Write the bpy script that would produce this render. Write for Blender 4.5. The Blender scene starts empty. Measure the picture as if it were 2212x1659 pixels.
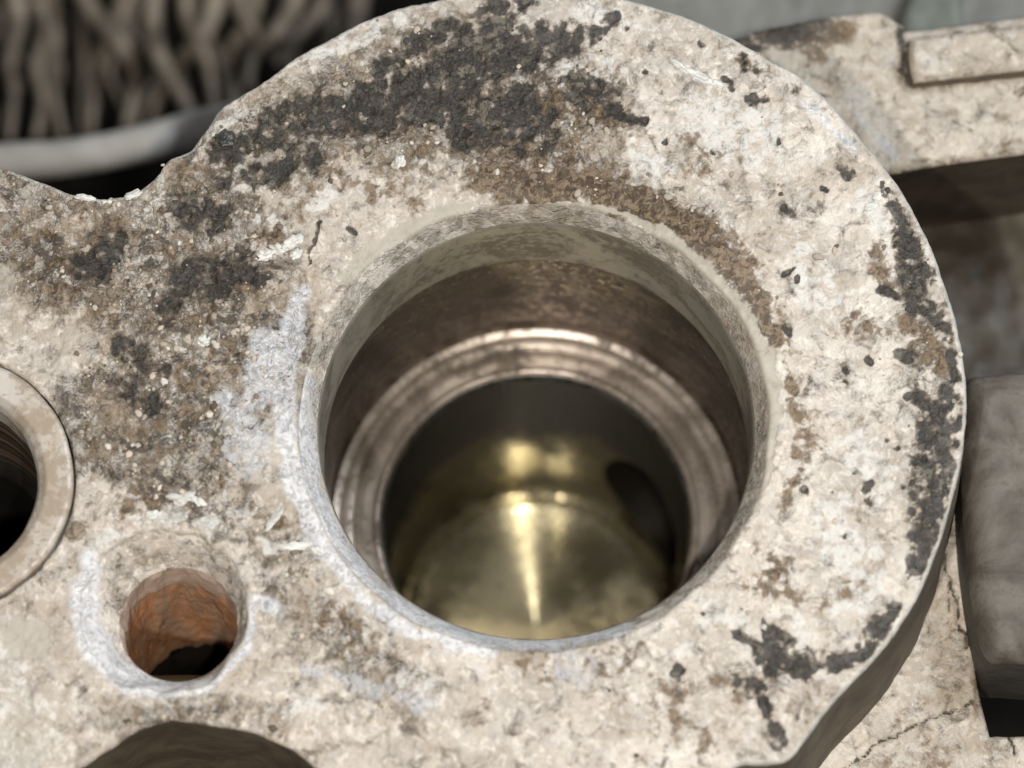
import bpy, bmesh, math, random
import numpy as np
from mathutils import Vector, Matrix

# ------------------------------------------------------------------ scene, camera, light
sc = bpy.context.scene
sc.unit_settings.system = 'METRIC'
sc.unit_settings.scale_length = 0.01            # one unit is one centimetre
C = sc.collection
random.seed(4)

W2, H2 = 2212.0, 1659.0                         # measuring grid laid over the photograph
FPX = 9300.0                                    # focal length in that grid
CX, CY = W2 / 2, H2 / 2
U = 1 / 233.5                                   # centimetres per grid unit at the bore mouth
DIST = FPX * U
def unit(v): return v / np.linalg.norm(v)
VP = (1158.0, CY + FPX * math.tan(math.radians(18)))
nz = unit(np.array([(VP[0] - CX) / FPX, -(VP[1] - CY) / FPX, -1.0]))
Zc = -nz
Xc = unit(np.array([1.0, 0, 0]) - Zc * Zc[0])
Yc = np.cross(Zc, Xc)
CW = np.array([Xc, Yc, Zc])                     # camera axes -> world axes
o_c = np.array([(1158 - CX) / FPX, -(905 - CY) / FPX, -1.0]) * DIST
CAM = -(CW @ o_c)

cam_d = bpy.data.cameras.new('camera'); cam = bpy.data.objects.new('camera', cam_d); C.objects.link(cam)
M = Matrix([list(CW[0]), list(CW[1]), list(CW[2])]).to_4x4()
M.translation = Vector(CAM)
cam.matrix_world = M
cam_d.sensor_width = 36; cam_d.lens = FPX / W2 * 36
cam_d.clip_start = 1; cam_d.clip_end = 500
cam_d.dof.use_dof = True
cam_d.dof.focus_distance = DIST + 0.7
cam_d.dof.aperture_fstop = 0.19
sc.camera = cam

world = bpy.data.worlds.new("World"); sc.world = world; world.use_nodes = True
bg = world.node_tree.nodes['Background']
bg.inputs[0].default_value = (0.95, 0.97, 1.0, 1); bg.inputs[1].default_value = 0.16

def lamp(name, loc, target, size, power, col, size_y=None):
    d = bpy.data.lights.new(name, 'AREA'); d.energy = power; d.color = col; d.size = size
    if size_y: d.shape = 'RECTANGLE'; d.size_y = size_y
    o = bpy.data.objects.new(name, d); C.objects.link(o); o.location = loc
    o.rotation_euler = (Vector(target) - Vector(loc)).to_track_quat('-Z', 'Y').to_euler()
    return o
KEY = lamp('hand_lamp', (-4.5, -15.5, 31.5), (0, 0.3, 0), 0.9, 7200, (1.0, 0.95, 0.89))
LED = lamp('phone_light', (2.2, -10.2, 34.0), (0, 0, -3), 0.5, 7600, (1.0, 0.93, 0.80))
FILL = lamp('cool_fill', (26, 17, 30), (0, 0, 0), 12, 13500, (0.86, 0.93, 1.0), 9)  # unseen cool fill, added to model the walls and chamfers
sc.view_settings.view_transform = 'Standard'
sc.view_settings.look = 'None'; sc.view_settings.exposure = 0; sc.view_settings.gamma = 1

# ------------------------------------------------------------------ measuring helpers
def P(x, y, z=0.0):
    """point of the plane at height z that is seen at (x, y) of the measuring grid"""
    d = CW @ np.array([(x - CX) / FPX, -(y - CY) / FPX, -1.0])
    t = (z - CAM[2]) / d[2]
    return CAM + d * t
def proj(p):
    q = CW.T @ (np.asarray(p, float) - CAM)
    return CX + q[0] / -q[2] * FPX, CY - q[1] / -q[2] * FPX
def on_cylinder(x, y, c, r):
    d = CW @ np.array([(x - CX) / FPX, -(y - CY) / FPX, -1.0])
    ox, oy = CAM[0] - c[0], CAM[1] - c[1]
    a = d[0]**2 + d[1]**2; b = 2 * (ox * d[0] + oy * d[1]); cc = ox**2 + oy**2 - r * r
    t = (-b + math.sqrt(max(b * b - 4 * a * cc, 0))) / (2 * a)
    return CAM + d * t
def depth_for(cxy, y):
    """height below the face at which a bore centre is seen at row y"""
    lo, hi = -12.0, 1.0
    for _ in range(50):
        m = (lo + hi) / 2
        if proj((cxy[0], cxy[1], m))[1] > y: lo = m
        else: hi = m
    return (lo + hi) / 2

# ------------------------------------------------------------------ noise for the relief
_rng = np.random.RandomState(11)
PERM = _rng.permutation(4096)
GA = _rng.rand(4096) * 2 * np.pi
def perlin(x, y, s=0):
    xi = np.floor(x).astype(np.int64); yi = np.floor(y).astype(np.int64)
    xf = x - xi; yf = y - yi
    u = xf**3 * (xf * (xf * 6 - 15) + 10); v = yf**3 * (yf * (yf * 6 - 15) + 10)
    def g(ix, iy, dx, dy):
        h = PERM[(PERM[(ix + s * 131) & 4095] + iy) & 4095]
        return np.cos(GA[h]) * dx + np.sin(GA[h]) * dy
    a = g(xi, yi, xf, yf); b = g(xi + 1, yi, xf - 1, yf)
    c = g(xi, yi + 1, xf, yf - 1); d = g(xi + 1, yi + 1, xf - 1, yf - 1)
    return (a + (b - a) * u) + ((c + (d - c) * u) - (a + (b - a) * u)) * v
def fbm(x, y, sc_, oct_=4, s=0, gain=0.5):
    r = 0; a = 1.0
    for i in range(oct_):
        r = r + a * perlin(x * sc_ + 7.3 * i, y * sc_ - 3.1 * i, s + i); a *= gain; sc_ *= 2.03
    return r * 1.5
def smooth(e0, e1, x):
    t = np.clip((x - e0) / (e1 - e0), 0, 1); return t * t * (3 - 2 * t)

# ------------------------------------------------------------------ object helpers
def tag(o, label=None, cat=None, group=None, kind=None):
    if label: o['label'] = label
    if cat: o['category'] = cat
    if group: o['group'] = group
    if kind: o['kind'] = kind
    return o
def empty(name, loc, label, cat):
    o = bpy.data.objects.new(name, None); C.objects.link(o); o.location = loc
    o.empty_display_size = 0.5
    return tag(o, label, cat)
def link(name, me, m, parent=None, smooth_=True):
    o = bpy.data.objects.new(name, me); C.objects.link(o)
    me.materials.append(m)
    if smooth_:
        me.polygons.foreach_set('use_smooth', [True] * len(me.polygons))
    if parent is not None:
        o.parent = parent; o.matrix_parent_inverse = Matrix.Translation(-Vector(parent.location))
    return o
def mesh_np(name, v, quads, tris=None):
    me = bpy.data.meshes.new(name)
    nq = len(quads); nt = 0 if tris is None else len(tris)
    me.vertices.add(len(v)); me.vertices.foreach_set('co', np.asarray(v, np.float32).ravel())
    loops = np.asarray(quads, np.int32).ravel()
    starts = np.arange(nq, dtype=np.int32) * 4; tot = np.full(nq, 4, np.int32)
    if nt:
        starts = np.concatenate([starts, nq * 4 + np.arange(nt, dtype=np.int32) * 3])
        tot = np.concatenate([tot, np.full(nt, 3, np.int32)])
        loops = np.concatenate([loops, np.asarray(tris, np.int32).ravel()])
    me.loops.add(len(loops)); me.loops.foreach_set('vertex_index', loops)
    me.polygons.add(nq + nt); me.polygons.foreach_set('loop_start', starts)
    try: me.polygons.foreach_set('loop_total', tot)
    except Exception: pass
    me.update(calc_edges=True); me.validate()
    return me
def set_attr(me, name, rgba):
    a = me.attributes.new(name, 'FLOAT_COLOR', 'POINT')
    a.data.foreach_set('color', np.asarray(rgba, np.float32).ravel())

def catmull(pts, n=8, closed=True):
    pts = [np.array(p[:2], float) for p in pts]; L = len(pts); out = []
    for i in range(L if closed else L - 1):
        p0 = pts[(i - 1) % L] if closed or i > 0 else pts[0]
        p1 = pts[i]; p2 = pts[(i + 1) % L]
        p3 = pts[(i + 2) % L] if closed or i < L - 2 else pts[-1]
        for k in range(n):
            t = k / n
            out.append(0.5 * ((2 * p1) + (-p0 + p2) * t + (2 * p0 - 5 * p1 + 4 * p2 - p3) * t * t + (-p0 + 3 * p1 - 3 * p2 + p3) * t**3))
    return np.array(out)
def inside_poly(px, py, poly):
    c = np.zeros(px.shape, bool); n = len(poly)
    for i in range(n):
        x1, y1 = poly[i]; x2, y2 = poly[(i + 1) % n]
        if y1 == y2: continue
        hit = ((y1 > py) != (y2 > py)) & (px < (x2 - x1) * (py - y1) / (y2 - y1) + x1)
        c ^= hit
    return c
def near_poly(px, py, poly):
    """distance to and nearest point of a closed polyline"""
    best = np.full(px.shape, 1e9); bx = px.copy(); by = py.copy(); n = len(poly)
    for i in range(n):
        x1, y1 = poly[i]; x2, y2 = poly[(i + 1) % n]
        dx, dy = x2 - x1, y2 - y1; L = dx * dx + dy * dy + 1e-12
        t = np.clip(((px - x1) * dx + (py - y1) * dy) / L, 0, 1)
        qx = x1 + t * dx; qy = y1 + t * dy
        d = (px - qx)**2 + (py - qy)**2
        m = d < best
        best = np.where(m, d, best); bx = np.where(m, qx, bx); by = np.where(m, qy, by)
    return np.sqrt(best), bx, by

def stroke_mask(px, py, strokes, z, soft=14):
    """stain map: strokes are lists of (x, y, radius) in the measuring grid"""
    out = np.zeros(px.shape)
    wx = perlin(px * 5, py * 5, 71) * 0.055 + perlin(px * 13, py * 13, 72) * 0.036
    wy = perlin(px * 5, py * 5, 73) * 0.055 + perlin(px * 13, py * 13, 74) * 0.036
    px = px + wx; py = py + wy
    for st in strokes:
        amp = 1.0
        if isinstance(st[0], (int, float)) : amp, st = st[0], st[1]
        pts = [(*P(x, y, z)[:2], r * U) for x, y, r in st]
        if len(pts) == 1: pts = pts * 2
        rmax = max(p[2] for p in pts) + soft * U * 4
        x0 = min(p[0] for p in pts) - rmax; x1 = max(p[0] for p in pts) + rmax
        y0 = min(p[1] for p in pts) - rmax; y1 = max(p[1] for p in pts) + rmax
        sel = np.where((px > x0) & (px < x1) & (py > y0) & (py < y1))[0]
        if len(sel) == 0: continue
        sx, sy = px[sel], py[sel]; best = np.full(sx.shape, -1e9)
        for a, b in zip(pts[:-1], pts[1:]):
            dx, dy = b[0] - a[0], b[1] - a[1]; L = dx * dx + dy * dy + 1e-12
            t = np.clip(((sx - a[0]) * dx + (sy - a[1]) * dy) / L, 0, 1)
            d = np.hypot(sx - a[0] - t * dx, sy - a[1] - t * dy)
            r = a[2] + (b[2] - a[2]) * t
            best = np.maximum(best, np.clip(0.5 + (r - d) / np.minimum(soft * U * 2, r * 1.6 + 1e-6), 0, 1))
        out[sel] = np.maximum(out[sel], best * amp)
    return out
def ragged(px, py, m, s, amp=0.55):
    n = fbm(px, py, 2.6, 2, s) * 0.5 + fbm(px, py, 7.5, 4, s + 3, 0.62) * 1.0
    return np.clip(m + amp * n * smooth(0.0, 0.45, m) , 0, 1.2)

def surface(outline, holes, z, step, height, bevel, ragged=0.0):
    """a cast face: outline and holes are world polylines; returns verts, quads, boundary info"""
    x0, y0 = outline.min(0) - step; x1, y1 = outline.max(0) + step
    xs = np.arange(x0, x1, step); ys = np.arange(y0, y1, step)
    X, Y = np.meshgrid(xs, ys); nx, ny = len(xs), len(ys)
    px, py = X.ravel().copy(), Y.ravel().copy()
    loops = [outline] + holes
    ins = inside_poly(px, py, outline)
    for h in holes: ins &= ~inside_poly(px, py, h)
    idx = np.arange(nx * ny).reshape(ny, nx)
    q = np.stack([idx[:-1, :-1], idx[:-1, 1:], idx[1:, 1:], idx[1:, :-1]], -1).reshape(-1, 4)
    q = q[ins[q].any(1)]
    used = np.zeros(nx * ny, bool); used[q.ravel()] = True
    lab = np.full(nx * ny, -1)
    dist = np.full(nx * ny, 9.0)
    for k, lp in enumerate(loops):
        lx0, ly0 = lp.min(0) - 0.35; lx1, ly1 = lp.max(0) + 0.35
        s = np.where(used & (px > lx0) & (px < lx1) & (py > ly0) & (py < ly1))[0]
        d = np.full(len(s), 1e9); bx = np.zeros(len(s)); by = np.zeros(len(s))
        for a in range(0, len(s), 20000):
            sl = slice(a, a + 20000)
            d[sl], bx[sl], by[sl] = near_poly(px[s[sl]], py[s[sl]], lp)
        o = ~ins[s] & (d < dist[s])
        lab[s[o]] = k
        nd = np.minimum(dist[s], d)
        mv = s[o]; X.ravel()[mv] = bx[o]; Y.ravel()[mv] = by[o]
        dist[s] = nd
    px, py = X.ravel().copy(), Y.ravel().copy()
    dist[lab >= 0] = 0
    keep = np.where(used)[0]; remap = np.full(nx * ny, -1); remap[keep] = np.arange(len(keep))
    q = remap[q]; px = px[keep]; py = py[keep]; lab = lab[keep]; dist = dist[keep]
    b = np.clip(1 - dist / bevel, 0, 1)
    pz = z + height(px, py) * (1 - 0.7 * b) - bevel * (1 - np.sqrt(np.maximum(1 - b * b, 0))) * 0.9
    # boundary edges, in the order of their quad
    e = np.concatenate([q[:, [0, 1]], q[:, [1, 2]], q[:, [2, 3]], q[:, [3, 0]]])
    key = np.sort(e, 1); kk = key[:, 0].astype(np.int64) * (len(px) + 1) + key[:, 1]
    _, inv, cnt = np.unique(kk, return_inverse=True, return_counts=True)
    be = e[cnt[inv] == 1]
    be = be[(lab[be[:, 0]] >= 0) & (lab[be[:, 1]] >= 0)]
    return px, py, pz, q, lab, dist, be
def skirt(px, py, pz, q, lab, be, k, rings, shape):
    """walls going down from boundary loop k; shape(x, y, ring) -> (x, y, z)"""
    e = be[(lab[be[:, 0]] == k) & (lab[be[:, 1]] == k)]
    vs = np.unique(e.ravel()); m = {int(v): i for i, v in enumerate(vs)}
    V = [np.stack([px[vs], py[vs], pz[vs]], 1)]
    for r in range(1, rings + 1): V.append(np.stack(shape(px[vs], py[vs], r / rings), 1))
    n = len(vs); ei = np.array([[m[int(a)], m[int(b)]] for a, b in e])
    Q = []
    for r in range(rings):
        Q.append(np.stack([ei[:, 1] + r * n, ei[:, 0] + r * n, ei[:, 0] + (r + 1) * n, ei[:, 1] + (r + 1) * n], 1))
    return np.concatenate(V), np.concatenate(Q)

def lathe(profile, c, seg=256, wob=0.0, seed=0):
    """rings (radius, height) about a vertical axis through c, facing the axis"""
    th = np.arange(seg) / seg * 2 * np.pi; V = []
    for i, (r, z) in enumerate(profile):
        n = wob * (perlin(np.cos(th) * 3 + 9, np.sin(th) * 3 + z * 3, seed) + 0.5 * perlin(np.cos(th) * 9, np.sin(th) * 9 + z * 9, seed + 1))
        V.append(np.stack([c[0] + (r + n) * np.cos(th), c[1] + (r + n) * np.sin(th), np.full(seg, z)], 1))
    Q = []
    a = np.arange(seg); b = (a + 1) % seg
    for i in range(len(profile) - 1):
        Q.append(np.stack([a + i * seg, a + (i + 1) * seg, b + (i + 1) * seg, b + i * seg], 1))
    return np.concatenate(V), np.concatenate(Q)
def refine(profile, step=0.04):
    out = [profile[0]]
    for a, b in zip(profile[:-1], profile[1:]):
        n = max(1, int(math.hypot(b[0] - a[0], b[1] - a[1]) / step))
        for k in range(1, n + 1): out.append((a[0] + (b[0] - a[0]) * k / n, a[1] + (b[1] - a[1]) * k / n))
    return out

# ------------------------------------------------------------------ material helpers
class NT:
    def __init__(s, name):
        s.m = bpy.data.materials.new(name); s.m.use_nodes = True
        s.t = s.m.node_tree; s.b = s.t.nodes['Principled BSDF']
        s.co = s.t.nodes.new('ShaderNodeTexCoord').outputs['Object']
    def n(s, kind, **kw):
        nd = s.t.nodes.new(kind)
        for k, v in kw.items(): setattr(nd, k, v)
        return nd
    def L(s, a, b): s.t.links.new(a, b)
    def put(s, sock, v):
        if isinstance(v, bpy.types.NodeSocket): s.L(v, sock)
        elif isinstance(v, (tuple, list)): sock.default_value = (*v, 1) if len(v) == 3 and sock.type == 'RGBA' else v
        else: sock.default_value = v
    def noise(s, scale, detail=4, rough=0.55, dist=0.0, co=None, off=0.0):
        nd = s.n('ShaderNodeTexNoise'); co = co or s.co
        if off:
            ad = s.n('ShaderNodeVectorMath', operation='ADD'); s.L(co, ad.inputs[0]); ad.inputs[1].default_value = (off, off * 1.7, -off); co = ad.outputs[0]
        s.L(co, nd.inputs['Vector']); nd.inputs['Scale'].default_value = scale
        nd.inputs['Detail'].default_value = detail; nd.inputs['Roughness'].default_value = rough
        nd.inputs['Distortion'].default_value = dist
        return nd.outputs[0]
    def voronoi(s, scale, feature='F1', co=None, rand=1.0):
        nd = s.n('ShaderNodeTexVoronoi', feature=feature); s.L(co or s.co, nd.inputs['Vector'])
        nd.inputs['Scale'].default_value = scale; nd.inputs['Randomness'].default_value = rand
        return nd
    def math(s, op, a, b=0.0, c=None, clamp=False):
        nd = s.n('ShaderNodeMath', operation=op); nd.use_clamp = clamp
        s.put(nd.inputs[0], a); s.put(nd.inputs[1], b)
        if c is not None: s.put(nd.inputs[2], c)
        return nd.outputs[0]
    def ss(s, v, a, b, lo=0.0, hi=1.0):
        nd = s.n('ShaderNodeMapRange', interpolation_type='SMOOTHSTEP'); s.put(nd.inputs[0], v)
        for i, x in zip((1, 2, 3, 4), (a, b, lo, hi)): s.put(nd.inputs[i], x)
        return nd.outputs[0]
    def mix(s, f, a, b, mode='MIX'):
        nd = s.n('ShaderNodeMix', data_type='RGBA', blend_type=mode)
        s.put(nd.inputs[0], f); s.put(nd.inputs[6], a); s.put(nd.inputs[7], b)
        return nd.outputs[2]
    def attr(s, name):
        nd = s.n('ShaderNodeAttribute', attribute_name=name); sp = s.n('ShaderNodeSeparateColor')
        s.L(nd.outputs['Color'], sp.inputs[0])
        return sp.outputs[0], sp.outputs[1], sp.outputs[2], nd.outputs['Alpha']
    def bump(s, h, strength, dist, normal=None):
        nd = s.n('ShaderNodeBump'); s.put(nd.inputs['Height'], h)
        nd.inputs['Strength'].default_value = strength; nd.inputs['Distance'].default_value = dist
        if normal: s.L(normal, nd.inputs['Normal'])
        return nd.outputs[0]
    def out(s, col=None, rough=None, metal=None, normal=None, spec=None):
        if col is not None: s.put(s.b.inputs['Base Color'], col)
        if rough is not None: s.put(s.b.inputs['Roughness'], rough)
        if metal is not None: s.put(s.b.inputs['Metallic'], metal)
        if spec is not None: s.b.inputs['Specular IOR Level'].default_value = spec
        if normal is not None: s.L(normal, s.b.inputs['Normal'])
        return s.m

def mat_face(name, light, mid, dark, speck=1.0, spec=0.35):
    """corroded cast aluminium with stain maps in the attributes 'stain' and 'wear'"""
    t = NT(name)
    black, brown, white, rough = t.attr('stain')
    clean, cool, tone, edge = t.attr('wear')
    nL = t.noise(0.9, 5, 0.6, 0.4)
    nM = t.noise(5.0, 6, 0.62, 0.8)
    nF = t.noise(13.0, 4, 0.55, 1.2)
    nG = t.noise(34.0, 3, 0.55, 0.5)
    nW = t.noise(9.0, 5, 0.55, 1.6, off=3.1)
    worm = t.ss(t.math('ABSOLUTE', t.math('SUBTRACT', nW, 0.5)), 0.0, 0.035, 1.0, 0.0)
    nW2 = t.noise(21.0, 4, 0.5, 1.0, off=8.3)
    worm2 = t.ss(t.math('ABSOLUTE', t.math('SUBTRACT', nW2, 0.5)), 0.0, 0.05, 1.0, 0.0)
    # warped coordinates, then crystals and crusts of different tints at two sizes
    wn = t.n('ShaderNodeTexNoise'); t.L(t.co, wn.inputs['Vector']); wn.inputs['Scale'].default_value = 6.0; wn.inputs['Detail'].default_value = 4; wn.inputs['Roughness'].default_value = 0.65
    sc1 = t.n('ShaderNodeVectorMath', operation='SUBTRACT'); t.L(wn.outputs['Color'], sc1.inputs[0]); sc1.inputs[1].default_value = (0.5, 0.5, 0.5)
    sc2 = t.n('ShaderNodeVectorMath', operation='SCALE'); t.L(sc1.outputs[0], sc2.inputs[0]); sc2.inputs['Scale'].default_value = 0.34
    wco = t.n('ShaderNodeVectorMath', operation='ADD'); t.L(t.co, wco.inputs[0]); t.L(sc2.outputs[0], wco.inputs[1]); wco = wco.outputs[0]
    v1 = t.voronoi(4.8, co=wco); v2 = t.voronoi(11.0, co=wco)
    s1 = t.n('ShaderNodeSeparateColor'); t.L(v1.outputs['Color'], s1.inputs[0]); s2 = t.n('ShaderNodeSeparateColor'); t.L(v2.outputs['Color'], s2.inputs[0])
    e1 = t.voronoi(4.8, 'DISTANCE_TO_EDGE', co=wco).outputs['Distance']; e2 = t.voronoi(11.0, 'DISTANCE_TO_EDGE', co=wco).outputs['Distance']
    rj = t.math('ADD', rough, t.math('MULTIPLY', t.math('SUBTRACT', nM, 0.5), 2.2))
    rk = t.ss(rj, 0.2, 0.95)
    base = t.mix(t.ss(t.math('ADD', nL, t.math('MULTIPLY', tone, 0.16)), 0.44, 0.64), light, mid)
    pink = tuple(a * b for a, b in zip(light, (1.02, 0.93, 0.86))); lil = tuple(a * b for a, b in zip(light, (0.78, 0.78, 0.82))); wht = (0.66, 0.64, 0.60); tan_ = (0.30, 0.225, 0.15); olv = (0.16, 0.13, 0.085)
    vf = t.math('ADD', t.math('MULTIPLY', rk, 0.6), 0.22)
    base = t.mix(t.math('MULTIPLY', vf, t.ss(s1.outputs[0], 0.55, 0.6)), base, pink)
    base = t.mix(t.math('MULTIPLY', vf, t.ss(s1.outputs[1], 0.62, 0.7)), base, lil)
    base = t.mix(t.math('MULTIPLY', vf, t.ss(s2.outputs[0], 0.72, 0.76)), base, wht)
    base = t.mix(t.math('MULTIPLY', rk, t.ss(s2.outputs[1], 0.74, 0.80)), base, tan_)
    base = t.mix(t.math('MULTIPLY', t.math('MULTIPLY', rk, 0.85), t.ss(t.math('ADD', s2.outputs[2], t.math('MULTIPLY', nM, 0.8)), 1.12, 1.22)), base, olv)
    base = t.mix(t.math('MULTIPLY', t.ss(nF, 0.50, 0.40), t.math('ADD', t.math('MULTIPLY', rk, 0.4), 0.08), clamp=True), base, tuple(0.5 * a + 0.3 * b for a, b in zip(mid, dark)))
    base = t.mix(t.math('MULTIPLY', t.ss(t.noise(11.0, 4, 0.6, 0.6, off=5.5), 0.52, 0.64), 0.6), base, tuple(min(0.8, a * 1.2) for a in light))
    base = t.mix(t.math('MULTIPLY', rk, 0.38), base, tuple(0.62 * a for a in mid))
    clb = t.ss(t.math('ADD', t.noise(3.4, 6, 0.68, 1.0, off=31.0), t.math('MULTIPLY', rough, 0.10)), 0.60, 0.67)
    base = t.mix(t.math('MULTIPLY', t.math('MULTIPLY', clb, rk), 0.85), base, (0.05, 0.042, 0.034))
    # grimy seams between the crusts, pits and thread-like cracks
    seam = t.math('MAXIMUM', t.math('MULTIPLY', t.ss(e1, 0.05, 0.0), t.ss(nF, 0.40, 0.55)), t.math('MULTIPLY', t.ss(e2, 0.08, 0.0), t.ss(nM, 0.42, 0.56)))
    clump = t.ss(t.noise(2.6, 5, 0.6, 0.8, off=11.0), 0.46, 0.62)
    pit = t.math('ADD', t.math('MULTIPLY', worm, 0.7), t.math('MULTIPLY', worm2, 0.35))
    pit = t.math('MULTIPLY', pit, t.math('ADD', t.math('MULTIPLY', t.math('MULTIPLY', rk, clump), 0.9), 0.12))
    pit = t.math('ADD', pit, t.math('MULTIPLY', t.math('MULTIPLY', seam, rk), 0.7))
    pit = t.math('MULTIPLY', pit, speck, clamp=True)
    base = t.mix(pit, base, dark)
    grit = t.math('MULTIPLY', t.ss(t.math('ADD', nF, t.math('MULTIPLY', nG, 0.6)), 0.77, 0.64), t.math('ADD', t.math('MULTIPLY', t.math('MULTIPLY', rk, clump), 0.95), 0.10), clamp=True)
    base = t.mix(t.math('MULTIPLY', grit, speck, clamp=True), base, dark)
    dots = t.voronoi(13.0); dm = t.math('MULTIPLY', t.ss(dots.outputs['Distance'], 0.16, 0.05), t.ss(nM, 0.5, 0.62))
    base = t.mix(t.math('MULTIPLY', dm, 0.6), base, dark)
    # stains with ragged borders
    jit = t.math('ADD', t.math('MULTIPLY', t.math('SUBTRACT', nM, 0.5), 1.6), t.math('MULTIPLY', t.math('SUBTRACT', nF, 0.5), 1.3))
    mot = t.math('MULTIPLY', t.ss(t.math('ADD', t.noise(1.9, 6, 0.66, 0.9, off=21.0), t.math('MULTIPLY', t.math('SUBTRACT', nF, 0.5), 0.35)), 0.50, 0.64), t.math('ADD', t.math('MULTIPLY', rough, 0.35), 0.38), clamp=True)
    base = t.mix(mot, base, t.mix(nM, (0.36, 0.29, 0.22), (0.22, 0.17, 0.12)))
    wm = t.ss(t.math('ADD', white, jit), 0.38, 0.95)
    base = t.mix(t.math('MULTIPLY', wm, 0.85), base, t.mix(nG, (0.66, 0.65, 0.62), (0.52, 0.50, 0.47)))
    brc = t.mix(t.ss(t.math('ADD', nF, t.math('MULTIPLY', t.math('SUBTRACT', nM, 0.5), 0.8)), 0.42, 0.68), (0.062, 0.04, 0.022), (0.26, 0.19, 0.125))
    bm = t.ss(t.math('ADD', brown, jit), 0.36, 0.95)
    base = t.mix(t.math('MULTIPLY', bm, 0.92), base, brc)
    bkc = t.mix(t.ss(nF, 0.4, 0.7), (0.017, 0.0155, 0.0145), (0.05, 0.044, 0.038))
    bkc = t.mix(t.math('MULTIPLY', t.ss(s2.outputs[0], 0.88, 0.95), 0.3), bkc, (0.30, 0.27, 0.21)); bkc = t.mix(t.math('MULTIPLY', t.ss(nG, 0.62, 0.74), 0.5), bkc, (0.22, 0.20, 0.17))
    base = t.mix(t.math('MULTIPLY', t.ss(t.math('ADD', black, t.math('MULTIPLY', jit, 0.8)), 0.02, 0.50), 0.72), base, t.mix(nF, (0.13, 0.098, 0.066), (0.075, 0.058, 0.042)))
    kj = t.math('ADD', t.math('MULTIPLY', t.math('SUBTRACT', nM, 0.5), 1.5), t.math('MULTIPLY', t.math('SUBTRACT', nF, 0.5), 0.7))
    km = t.ss(t.math('ADD', black, kj), 0.26, 0.80)
    base = t.mix(t.math('MULTIPLY', km, 0.88), base, bkc)
    # wiped or machined places, then cool reflected light by the bore painted as bluish colour
    cl = t.mix(nG, t.mix(nM, (0.40, 0.37, 0.32), (0.29, 0.262, 0.215)), (0.38, 0.35, 0.30))
    cm = t.ss(t.math('ADD', clean, t.math('MULTIPLY', jit, 0.45)), 0.40, 0.62)
    base = t.mix(t.math('MULTIPLY', cm, 0.85), base, cl)
    om = t.ss(t.math('ADD', cool, t.math('MULTIPLY', jit, 0.8)), 0.35, 0.75)
    base = t.mix(t.math('MULTIPLY', om, 0.78), base, t.mix(t.ss(nF, 0.42, 0.62), (0.66, 0.67, 0.70), (0.40, 0.40, 0.415)))
    # bare worn edge
    em = t.ss(t.math('ADD', edge, t.math('MULTIPLY', jit, 0.5)), 0.45, 0.7)
    base = t.mix(t.math('MULTIPLY', em, 0.85), base, t.mix(nF, (0.36, 0.345, 0.31), (0.55, 0.53, 0.49)))
    # greenish yellow flecks of old coating
    ye = t.voronoi(7.5, rand=1.0); yf = t.math('MULTIPLY', t.ss(ye.outputs['Distance'], 0.075, 0.04), t.ss(rough, 0.35, 0.6))
    base = t.mix(t.math('MULTIPLY', yf, 0.6), base, (0.34, 0.31, 0.08))
    h = t.math('ADD', t.math('MULTIPLY', nF, 1.3), t.math('MULTIPLY', nG, 0.6)); h = t.math('ADD', h, t.math('MULTIPLY', t.math('MULTIPLY', t.ss(e2, 0.0, 0.25), rk), 1.0)); h = t.math('ADD', h, t.math('MULTIPLY', t.math('MULTIPLY', s1.outputs[2], rk), 0.8))
    h = t.math('SUBTRACT', h, t.math('MULTIPLY', pit, 0.35))
    h = t.math('ADD', h, t.math('MULTIPLY', km, 0.08))
    hs = t.math('MULTIPLY', h, t.math('SUBTRACT', 1.0, t.math('MAXIMUM', t.math('MULTIPLY', cm, 0.75), t.math('MULTIPLY', km, 0.45))))
    nrm = t.bump(hs, 0.6, 0.028)
    ro = t.mix(nF, (0.5, 0.5, 0.5), (0.8, 0.8, 0.8))
    ro = t.mix(km, ro, (0.46, 0.46, 0.46))
    gl = t.math('MULTIPLY', t.ss(t.noise(24.0, 3, 0.6, 0.4, off=41.0), 0.66, 0.72), 0.8)      # bright specks of bare metal
    ro = t.mix(gl, ro, (0.22, 0.22, 0.22))
    return t.out(base, ro, gl, nrm, spec)

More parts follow.
